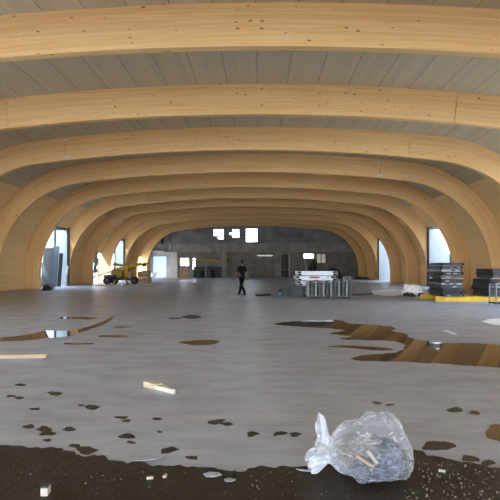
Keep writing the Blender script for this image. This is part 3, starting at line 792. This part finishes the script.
# white heap of sheeting with dark offcuts
p = G(414, 295.5)
heap('sheeting_heap', 'crumpled white sheeting heap left of the black panel stack', 'heap', (p.x, p.y+.25, 0), .50, .42, .56, M['sheetwhite'], 2, 5, .28)
for px, py, l in ((406.5, 296.3, 'dark offcut at the near edge of the white heap, by its left end'), (412, 296.8, 'dark offcut at the near edge of the white heap, at its middle'), (421, 296, 'dark offcut between the white heap and the yellow beam end')):
    q = G(px, py); heap('dark_offcut', l, 'offcut', (q.x, q.y, 0), .17, .10, .17, M['black'], px, 3, .3)
def flat_sheet(name, label, cat, pts, m, h=.02, seed=0):
    """crumpled film and imitated sun patches, lying on the floor"""
    bm = bmesh.new(); vs = [bm.verts.new(G(*q)) for q in pts]; f = bm.faces.new(vs)
    bmesh.ops.triangulate(bm, faces=[f]); bmesh.ops.subdivide_edges(bm, edges=list(bm.edges), cuts=5, use_grid_fill=True)
    for v in bm.verts: v.co.z = .012+abs(noise.noise(v.co*3+Vector((seed, 0, 0))))*h*2
    r = bmesh.ops.extrude_face_region(bm, geom=list(bm.faces))
    for e in r['geom']:
        if isinstance(e, bmesh.types.BMVert): e.co.z += .004
    bmesh.ops.recalc_face_normals(bm, faces=bm.faces)
    me = bpy.data.meshes.new(name); bm.to_mesh(me); bm.free(); me.materials.append(m)
    o = bpy.data.objects.new(name, me); C.objects.link(o)
    return tag(o, label, cat)
flat_sheet('sun_patch_sheet', 'white sheet imitating a sun patch on the floor left of the white heap', 'sheet', [(371, 291.5), (381, 290), (392, 289.5), (404, 290), (403, 294), (397, 296), (384, 296.2), (374, 294.5)], M['sheetwhite'], .03)  # white sheet stands in for sunlight falling on the floor
flat_sheet('sun_patch_sheet', 'white imitated sun patch at the right edge of the floor, near the big puddle', 'sheet', [(481, 322.5), (489, 319.8), (500, 318.6), (520, 318), (524, 326), (500, 326.6), (490, 325)], M['sheetwhite'], .015, 4)  # another white sheet laid in place of a sun patch
flat_sheet('scrap_or_sun_streak', 'small white imitated sun streak on the floor just above the big puddle', 'scrap', [(442, 331.3), (447, 331), (454, 333.3), (458, 335.5), (452, 334.8)], M['sheetwhite'], .006, 7)  # white strip drawn in place of a thin streak of sun

# ------------------------------------------------------------------ puddles and wet ground
def smooth_outline(pts, k=5, jit=0, seed=0):
    out = []; n = len(pts)
    for i in range(n):
        p0, p1, p2, p3 = [Vector(pts[(i+d) % n]) for d in (-1, 0, 1, 2)]
        for j in range(k):
            t = j/k
            q = .5*((2*p1)+(p2-p0)*t+(2*p0-5*p1+4*p2-p3)*t*t+(3*p1-p0-3*p2+p3)*t**3)
            out.append(q)
    if jit:
        out = [q+Vector((noise.noise(Vector((q.x*4, q.y*4, seed)))+.8*noise.noise(Vector((q.x*15, q.y*15, seed+3))), noise.noise(Vector((q.x*4, q.y*4, seed+9)))+.8*noise.noise(Vector((q.x*15, q.y*15, seed+5)))))*jit for q in out]
    return out
def pool(name, label, cat, pts, m, z=.004, jit=.03, k=5, seed=0, group=None):
    w = [G(*p).xy for p in pts]
    o = smooth_outline(w, k, jit, seed)
    c = sum((Vector(q) for q in o), Vector((0, 0)))/len(o)
    ob = MB().prism(o, .0005, z).build(name, m, None, (c.x, c.y, 0), tri=True)
    return tag(ob, label, cat, group)
pool('puddle', 'big branching puddle on the floor mirroring the timber vault', 'puddle',
     [(275, 324), (290, 321.6), (315, 320.6), (340, 320.2), (349, 323.6), (375, 325), (396, 328), (392, 331), (405, 334), (411, 338), (428, 341.5), (447, 343), (470, 343.2), (500, 345), (530, 347), (560, 352), (550, 366), (500, 367), (470, 366), (440, 363.6), (400, 362), (357, 360.3), (353, 358), (366, 355), (393, 353), (403, 349), (404, 344.5), (392, 341), (365, 340.2), (340, 339), (352, 336), (330, 333.5), (345, 330.5), (330, 328.5), (300, 326.6)], M['water'], jit=.06, k=7)
pool('puddle', 'thin wet streak beside the big puddle', 'puddle', [(328, 346.3), (350, 345.6), (385, 348), (393, 350), (372, 350), (350, 348)], M['water'])
pool('puddle', 'long tapering puddle by the pale board, mirroring the left doorway', 'puddle',
     [(-30, 342), (0, 338), (22, 335.5), (39, 332.3), (45, 330.5), (67, 331), (80, 329), (95, 324.5), (107, 319.5), (114, 315.6), (111, 320), (101, 325.4), (84, 331), (67, 336.6), (45, 338.2), (28, 340.4), (0, 341.6), (-30, 345)], M['water'], k=5)
for i, (x, y, w, h, lab) in enumerate(((77, 318, 20, 1.3, 'narrow puddle above the tip of the tapering puddle'), (112, 336.2, 15, 1.1, 'narrow puddle below the tip of the tapering puddle'), (78, 343.8, 15, 1.1, 'thin puddle between the tapering puddle and the pale board'),
        (122, 327.2, 9, .7, 'thin puddle along the tip of the tapering puddle'), (200, 342.6, 20, 2.3, 'brown oval puddle in the middle of the left floor'), (192, 317, 10, 1.6, 'small grey puddle beyond the brown oval puddle'), (497, 433, 11, 8, 'round brown puddle at the right edge near the wet mud'), (175, 318.3, 7, .8, 'thin puddle beside the small grey puddle'))):
    pool('puddle', lab, 'puddle', [(x+w*math.cos(t)*(1+.15*math.sin(3*t+i)), y+h*math.sin(t)*(1+.2*math.sin(2*t+i))) for t in [2*PI*j/10 for j in range(10)]], M['water'], jit=.02, seed=i)
spots = [(20, 385, 5), (11, 396, 5), (18, 398, 4), (55, 393.5, 7), (35, 409, 5), (29, 426.5, 6), (45, 429, 8), (47, 433.5, 8), (81, 405, 4), (92, 407.5, 7), (122, 417.5, 6), (127, 420.5, 4), (128, 436.5, 7), (131, 442, 5),
         (168, 450, 8), (86, 451, 9), (75, 446, 6), (217, 422, 8), (227, 424, 5), (156, 419, 5), (280, 433.6, 7), (295, 434.2, 6), (377, 403, 5), (391, 405, 4), (456, 410, 8), (474, 413, 6), (437, 446, 16), (252, 434, 6), (160, 432, 3), (192, 458, 6), (48, 440, 4), (70, 429, 6), (470, 459, 9), (486, 463, 7)]
for i, (x, y, w) in enumerate(spots):
    h = w*.30*(y-HY)/150
    near = 'dark wet spot on the concrete among the scattered spots before the wet mud'
    pool('wet_spot', near, 'wet spot', [(x+w*math.cos(t)*(1+.25*math.sin(3*t+i)), y+h*math.sin(t)*(1+.3*math.sin(2*t+i*2))) for t in [2*PI*j/9 for j in range(9)]], M['damp'], z=.0025, jit=.02, seed=i, k=3, group='small wet spots on the concrete')
edge = [(-60, 443), (0, 446), (28, 447.5), (55, 448.5), (72, 452), (80, 456), (100, 455.5), (106, 459), (125, 463.5), (134, 462), (150, 466), (170, 466.5), (185, 466), (197, 469), (225, 470.5), (243, 472), (250, 469.5), (262, 468), (274, 469.5), (285, 467.3), (308, 467), (330, 463), (370, 456), (405, 450.5), (420, 452), (424, 456), (440, 457.5), (455, 461.5), (473, 464), (486, 466.5), (500, 468.5), (580, 474)]
pool('wet_mud', 'dark wet mud strip along the near edge of the floor', 'mud', edge+[(640, 560), (250, 640), (-140, 560)], M['mud'], z=.006, jit=.05, k=9)

# pebbles in the mud
mb = MB(); bm0 = bmesh.new(); bmesh.ops.create_icosphere(bm0, subdivisions=1, radius=1); bm0.verts.ensure_lookup_table()
iv = [v.co.copy() for v in bm0.verts]; iff = [tuple(v.index for v in f.verts) for f in bm0.faces]; bm0.free()
for i in range(330):
    if i < 190: px, py = random.uniform(405, 500), random.uniform(463, 510)
    else: px, py = random.uniform(-5, 420), random.uniform(473, 512)
    if 300 < px < 418 and py < 490: continue
    g = G(px, py); r = random.choice((.003, .004, .005, .006, .007, .009))*(1.1 if i < 190 else .8)
    R = Euler((random.random()*6, random.random()*6, random.random()*6)).to_matrix()
    s = Vector((random.uniform(.7, 1.3), random.uniform(.7, 1.2), random.uniform(.5, .9)))
    mb.quadset([g+Vector((0, 0, .006+r*.4))+R @ Vector((v.x*r*s.x, v.y*r*s.y, v.z*r*s.z)) for v in iv], iff)
o = mb.build('gravel', M['pebble'], smooth=False); tag(o, 'loose grit and pebbles scattered on the wet mud', 'gravel', None, 'stuff')

# ------------------------------------------------------------------ boards and scraps on the floor
a, b = G(-40, 358.6), G(47, 357.4)
tag(MB().bar(a+Vector((0, 0, .03)), b+Vector((0, 0, .03)), .11, .06).build('lumber_board', M['lumber'], None, a, bevel=.004), 'long pale squared timber lying at the left edge of the floor', 'timber')
# broken wood chunk
c = G(160, 389); ax = (G(180, 393)-G(143, 384)).xy.normalized(); ay = Vector((-ax.y, ax.x))
def loc(u, v): q = c.xy+ax*u+ay*v; return (q.x, q.y)
t = thing('broken_timber', 'broken pale wood offcut with a jagged end lying mid floor', 'offcut', c)
MB().prism([loc(-.25, -.05), (loc(-.03, -.055)), loc(.0, .02), loc(-.02, .055), loc(-.25, .06)], .0, .065).build('squared_end', M['lumber'], t, tri=True)
MB().prism([loc(-.05, -.052), loc(.02, -.05), loc(.09, -.046), loc(.28, -.05), loc(.285, -.018), loc(.13, .005), loc(.10, .04), loc(.03, .06), loc(-.04, .03)], .0, .05).build('splintered_end', M['lumberwhite'], t, tri=True)
# small block at the bottom edge
p = G(43.5, 497.5)
t = thing('wood_block', 'small white-fronted block standing in the wet mud', 'block', (p.x, p.y, .006))
MB().box((p.x, p.y+.03, .033), (.046, .06, .054), (0, 0, .1)).build('block_body', M['lumberwhite'], t, bevel=.004)
MB().box((p.x, p.y+.03, .064), (.046, .06, .012), (0, 0, .1)).build('cap', M['greysteel'], t, bevel=.003)
flat_sheet('scrap_or_sun_streak', 'bluish white film strip at the edge of the wet mud', 'scrap', [(131, 461.5), (140, 460.8), (152, 459.2), (160, 457), (164, 458.3), (158, 461.3), (145, 462.6), (133, 463)], M['scrap'], .008, 3)
flat_sheet('scrap_or_sun_streak', 'pale blue film scrap lying in the mud', 'scrap', [(203, 476), (210, 474.5), (219, 475.5), (222, 478), (214, 479.5), (206, 479)], M['scrap'], .012, 5)
flat_sheet('scrap_or_sun_streak', 'small white film scrap in the mud, right of the blue one', 'scrap', [(224, 482), (229, 480.5), (236, 482), (232, 484), (226, 484.3)], M['scrap'], .01, 6)
flat_sheet('scrap_or_sun_streak', 'thin white strip touching the neck of the rubbish bag', 'scrap', [(296, 471), (303, 471.6), (313, 473), (313, 474), (302, 472.8)], M['scrap'], .003, 8)
for i, (px, py, lab) in enumerate(((150, 480, 'tiny pale chip in the mud below the film strip'), (165, 478, 'tiny yellowish chip in the mud beside the pale chip'), (442, 473, 'tiny blue-grey chip in the mud right of the bag'))):
    p = G(px, py); tag(MB().box((p.x, p.y, .016), (.045, .022, .016), (0, .1, .5+i)).build('wood_chip', M[('lumberwhite', 'lumber', 'alu')[i]], None, (p.x, p.y, .006), bevel=.003), lab, 'chip')

# ------------------------------------------------------------------ clear rubbish bag
bp = G(368.5, 489.5)
SC = (bp-Vector((CX, 0, 0))).length/FPX                      # metres per pixel near the bag
def make_bag():
    NU, NV = 150, 84
    bm = bmesh.new(); dl = bm.verts.layers.float.new('dense')
    # axis runs from the frilled neck (-x) to the round end (+x)
    prof = [(-.50, .250, .95), (-.455, .235, .8), (-.41, .190, .7), (-.375, .150, .7), (-.345, .140, .6), (-.31, .185, .4), (-.25, .26, .18), (-.17, .305, .08), (-.05, .33, .02), (.08, .345, 0), (.2, .335, 0), (.30, .285, .02), (.36, .215, .05), (.40, .12, .1), (.415, .0, .15)]
    def pf(s):
        f = s*(len(prof)-1); i = min(int(f), len(prof)-2); t = f-i
        p0, p1, p2, p3 = prof[max(i-1, 0)], prof[i], prof[i+1], prof[min(i+2, len(prof)-1)]
        return [.5*((2*b)+(c-a)*t+(2*a-5*b+4*c-d)*t*t+(3*b-a-3*c+d)*t**3) for a, b, c, d in zip(p0, p1, p2, p3)]
    rows = []
    for i in range(NV):
        s = i/(NV-1); x, r, dn = pf(s); row = []
        for j in range(NU):
            th = 2*PI*j/NU
            fold = .0
            x = pf(s)[0]; fl = 0
            near = max(0, min(1, (-.10-x)/.24))
            fold = near*(.12*math.sin(7*th+1.3)+.10*math.sin(12*th+.4*math.sin(3*th)))
            fl = max(0, min(1, (-.33-x)/.12)); fold += fl*(.30*math.cos(2*th+PI-.5)+.12*math.sin(5*th))
            rr = max(0, r)*(1+fold)
            x0 = x; x = x + (fl*(.055*math.sin(th)+.03*math.sin(3*th+1)) if x < -.33 else 0)
            # flattened, uneven belly and a peaked top
            top = max(0, math.sin(th))
            dy = rr*math.cos(th)*.92; dz = rr*math.sin(th)*(1.0 if math.sin(th) > 0 else .62)
            v = Vector((x, dy, dz))
            body = 1-near
            q = Vector((x*4.2, dy*4.2, dz*4.2))
            rid = (abs(noise.noise(q*.8))*-.10+abs(noise.noise(q*1.7+Vector((5, 1, 2))))*-.07+abs(noise.noise(q*4+Vector((1, 7, 2))))*-.022)*(.35+.65*body)
            rid = rid*.75-.030*body*abs(math.sin(4*th+1.4*noise.noise(Vector((x*2.2, th*.6, 3)))*2+x*3))
            nrm = Vector((0, math.cos(th), math.sin(th)))
            v += nrm*(rid+.025*body)*min(1, r/.08)
            # upper outline: a peak toward the right of the middle, shoulder to the left
            if x > -.3 and dz > 0: v.z *= 1.0+.20*math.exp(-((x-.12)/.2)**2)-.06*math.exp(-((x+.12)/.1)**2)+.05*noise.noise(Vector((x*5, 2, 0)))
            base = .19 + (.0 if x > -.25 else (-.25-x)*.05)
            v.z += base
            if x < -.33: v.z += 0.0
            v.z = max(v.z, .006+.012*abs(noise.noise(Vector((x*9, dy*9, 0)))))
            w = bm.verts.new(v); w[dl] = max(0, min(1, dn)); row.append(w)
        rows.append(row)
    for i in range(NV-1):
        for j in range(NU):
            bm.faces.new((rows[i][j], rows[i][(j+1) % NU], rows[i+1][(j+1) % NU], rows[i+1][j]))
    bmesh.ops.remove_doubles(bm, verts=bm.verts, dist=1e-5)
    bmesh.ops.recalc_face_normals(bm, faces=bm.faces)
    for f in bm.faces: f.smooth = True
    me = bpy.data.meshes.new('bag_film'); bm.to_mesh(me); bm.free(); me.materials.append(M['bag'])
    return me
K = 101*SC/.925                                            # width of the bag in the photo
bag_rot = -.08
t = thing('rubbish_bag', 'big knotted clear plastic rubbish bag lying in the near wet mud', 'bag', (bp.x, bp.y+.18, .006))
t.rotation_euler.z = bag_rot
o = bpy.data.objects.new('bag_film', make_bag()); C.objects.link(o); o.parent = t
o.scale = (K, K, K*1.03); o.location = (.045*K, 0, 0)
# what is inside the bag (lies in it: things of their own)
def rub(name, label, c, r, m, seed, sub=5, amp=.45):
    bm = bmesh.new(); bmesh.ops.create_icosphere(bm, subdivisions=sub, radius=1)
    for v in bm.verts:
        q = v.co*2.2+Vector((seed, 3, 1))
        d = abs(noise.noise(q))*-amp+abs(noise.noise(q*2.4))*-amp*.6+abs(noise.noise(q*5))*-amp*.3+.3
        v.co = Vector((v.co.x*r[0], v.co.y*r[1], v.co.z*r[2]))*(1+d)
    for f in bm.faces: f.smooth = False
    me = bpy.data.meshes.new(name); bm.to_mesh(me); bm.free(); me.materials.append(m)
    ob = bpy.data.objects.new(name, me); C.objects.link(ob)
    ob.location = Vector((bp.x, bp.y+.18, .006))+Matrix.Rotation(bag_rot, 3, 'Z') @ (Vector(c)*K)
    return tag(ob, label, 'rubbish')
rub('crumpled_film', 'dark blue-grey crumpled film filling the bottom of the clear bag', (.07, 0, .13), (.27*K, .21*K, .10*K), M['film'], 1)
rub('crumpled_film', 'dark crumpled film inside the clear bag at its round end', (.20, -.02, .25), (.13*K, .14*K, .10*K), M['film'], 6, 4)
rub('rope_coil', 'brownish coil of cord inside the clear bag near the neck', (-.16, -.12, .24), (.085*K, .07*K, .07*K), M['rust'], 4, 4)
rub('crumpled_paper', 'pale crumpled packing paper high inside the clear bag', (.02, -.02, .30), (.16*K, .13*K, .08*K), mat('packing_paper', (.21, .20, .19), .8, noise_amt=.3, nscale=12), 8, 4)
for i, (a, b, m, lab) in enumerate((((-.08, -.17, .26), (.13, -.21, .14), 'crate', 'tan wooden strip inside the clear bag, lower one'), ((.02, -.18, .31), (.10, -.20, .21), 'lumber', 'white strip inside the clear bag above the tan one'), ((-.06, -.10, .34), (.20, -.14, .33), 'greysteel', 'grey flat bar inside the top of the clear bag'))):
    Rm = Matrix.Rotation(bag_rot, 3, 'Z'); base = Vector((bp.x, bp.y+.18, .006))
    A, B = base+Rm @ (Vector(a)*K), base+Rm @ (Vector(b)*K)
    tag(MB().bar(A, B, .01, .022).build('wood_strip' if i < 2 else 'flat_bar', M[m], None, A), lab.replace('tan wooden', 'brown wooden').replace('white strip', 'pale strip').replace('the tan one', 'the brown one'), 'strip')

# ------------------------------------------------------------------ the walking man
def skin(name, joints, edges, m, parent, sub=2, root=0):
    """joints: list of (co, rx, ry)"""
    me = bpy.data.meshes.new(name); me.from_pydata([j[0] for j in joints], edges, []); me.materials.append(m)
    o = bpy.data.objects.new(name, me); C.objects.link(o); o.parent = parent
    md = o.modifiers.new('skin', 'SKIN'); md.use_smooth_shade = True
    for i, j in enumerate(joints):
        sv = me.skin_vertices[0].data[i]; sv.radius = (j[1], j[2] if len(j) > 2 else j[1]); sv.use_root = (i == root)
    s = o.modifiers.new('sub', 'SUBSURF'); s.levels = sub; s.render_levels = sub
    return o
mp = G(242, 295.2)
man = thing('person', 'man in black T-shirt and dark trousers walking across the middle of the floor', 'person', (mp.x, mp.y, 0))
man.rotation_euler.z = 2.62                                 # local +Y is forward; he walks away to the left... turned below
man.rotation_euler.z = .75
H = 1.84/1.80
# local frame: +Y forward, +X his right
j = []; e = []
def J(co, rx, ry=None): j.append((Vector(co)*H, rx*H, (ry or rx)*H)); return len(j)-1
def E(a, b): e.append((a, b))
pel = J((0, 0, .96), .135, .10); ab = J((0, .005, 1.10), .125, .092); ch = J((0, .01, 1.28), .155, .105); st = J((0, 0, 1.42), .13, .085)
nk = J((0, .01, 1.50), .055, .055); hd0 = J((0, .03, 1.60), .072, .085); hd1 = J((0, .03, 1.70), .078, .098); hd2 = J((0, .02, 1.785), .05, .06)
for a, b in ((pel, ab), (ab, ch), (ch, st), (st, nk), (nk, hd0), (hd0, hd1), (hd1, hd2)): E(a, b)
nose = J((0, .125, 1.655), .012); E(hd0, nose)
ends = {}
for sg, fw in ((1, 1), (-1, -1)):
    hp_ = J((sg*.09, 0, .92), .092, .092); kn = J((sg*.085, .11*fw+.06, .51), .062); an = J((sg*.07, .30*fw-.02, .10 if fw > 0 else .13), .042); 
    to = J((sg*.085, .30*fw+.15, .045), .038, .032)
    for a, b in ((pel, hp_), (hp_, kn), (kn, an), (an, to)): E(a, b)
    sh = J((sg*.185, 0, 1.40), .062); el = J((sg*.27, -.10*fw-.03, 1.13), .045); wr = J((sg*.30, -.16*fw+.09, .89), .030); pm = J((sg*.305, -.16*fw+.12, .82), .036, .022)
    for a, b in ((st, sh), (sh, el), (el, wr), (wr, pm)): E(a, b)
    for q in range(4):
        f1 = J((sg*.305-.004, -.16*fw+.105+q*.018, .775), .0085); f2 = J((sg*.300-.012*sg, -.16*fw+.11+q*.018, (.725, .715, .720, .735)[q]), .007); E(pm, f1); E(f1, f2)
    t1 = J((sg*.295-.01*sg, -.16*fw+.165, .82), .010); t2 = J((sg*.285-.01*sg, -.16*fw+.185, .785), .008); E(pm, t1); E(t1, t2)
body = skin('body', j, e, M['skin'], man, 2, pel)
# clothes follow the body a little wider
def sub_skin(name, joints, edges, m, sub=2): return skin(name, [(Vector(c)*H, a*H, b*H) for c, a, b in joints], edges, m, man, sub, 0)
sub_skin('shirt', [((0, 0, .86), .16, .125), ((0, .005, 1.08), .150, .118), ((0, .01, 1.28), .180, .130), ((0, 0, 1.42), .175, .112), ((0, .0, 1.52), .085, .085),
                   ((.19, 0, 1.40), .08, .08), ((.255, -.09, 1.16), .068, .068), ((-.19, 0, 1.40), .08, .08), ((-.255, .07, 1.16), .068, .068)],
         [(0, 1), (1, 2), (2, 3), (3, 4), (3, 5), (5, 6), (3, 7), (7, 8)], M['shirt'])
sub_skin('trousers', [((0, 0, 1.02), .142, .112), ((.09, 0, .90), .108, .108), ((.085, .17, .51), .078, .078), ((.07, .285, .07), .064, .064), ((-.09, 0, .90), .105, .105), ((-.085, -.05, .51), .078, .078), ((-.07, -.325, .09), .064, .064)],
         [(0, 1), (1, 2), (2, 3), (0, 4), (4, 5), (5, 6)], M['trouser'])
for sg, fw in ((1, 1), (-1, -1)):
    sub_skin('shoe', [((sg*.075, .30*fw-.08, .05), .05, .05), ((sg*.08, .30*fw+.03, .05), .052, .048), ((sg*.088, .30*fw+.16, .04), .045, .036)], [(0, 1), (1, 2)], M['shoe'])
sub_skin('hair', [((0, -.035, 1.575), .078, .062), ((0, -.035, 1.67), .092, .085), ((0, -.012, 1.745), .098, .108), ((0, .005, 1.795), .07, .085)], [(0, 1), (1, 2), (2, 3)], M['hair'])
for sg in (1, -1):
    sub_skin('ear', [((sg*.083, .02, 1.64), .010, .018), ((sg*.088, .01, 1.68), .010, .018)], [(0, 1)], M['skin'], 1)
    sub_skin('eye', [((sg*.032, .108, 1.685), .011, .009), ((sg*.034, .112, 1.685), .009, .008)], [(0, 1)], M['hair'], 1)
sub_skin('mouth', [((-.022, .112, 1.605), .006, .006), ((0, .118, 1.604), .007, .007), ((.022, .112, 1.605), .006, .006)], [(0, 1), (1, 2)], M['rust'], 1)

# ------------------------------------------------------------------ light
w = bpy.data.worlds.new('sky'); scene.world = w; w.use_nodes = True
k = w.node_tree; bg = k.nodes['Background']
tc = k.nodes.new('ShaderNodeTexCoord'); sp = k.nodes.new('ShaderNodeSeparateXYZ'); rp = k.nodes.new('ShaderNodeValToRGB')
k.links.new(tc.outputs['Generated'], sp.inputs[0]); k.links.new(sp.outputs[2], rp.inputs[0]); k.links.new(rp.outputs[0], bg.inputs[0])
rp.color_ramp.elements[0].position = .0; rp.color_ramp.elements[0].color = (.90, .95, 1.0, 1)
rp.color_ramp.elements[1].position = .6; rp.color_ramp.elements[1].color = (.56, .75, 1.0, 1)
bg.inputs[1].default_value = 3.0
sl = bpy.data.lights.new('sun', 'SUN'); sl.energy = 3.5; sl.angle = .01; sl.color = (1, .93, .8)
so = bpy.data.objects.new('sun', sl); C.objects.link(so)
so.rotation_euler = Vector((.32, .85, -.50)).to_track_quat('-Z', 'Y').to_euler()

vs = scene.view_settings
scene.display_settings.display_device = 'sRGB'
vs.view_transform = 'Standard'; vs.look = 'None'; vs.gamma = 1; vs.use_curve_mapping = False
vs.exposure = 2.1
scene.cycles.max_bounces = 10; scene.cycles.diffuse_bounces = 6; scene.cycles.transparent_max_bounces = 16
scene.cycles.sample_clamp_indirect = 6
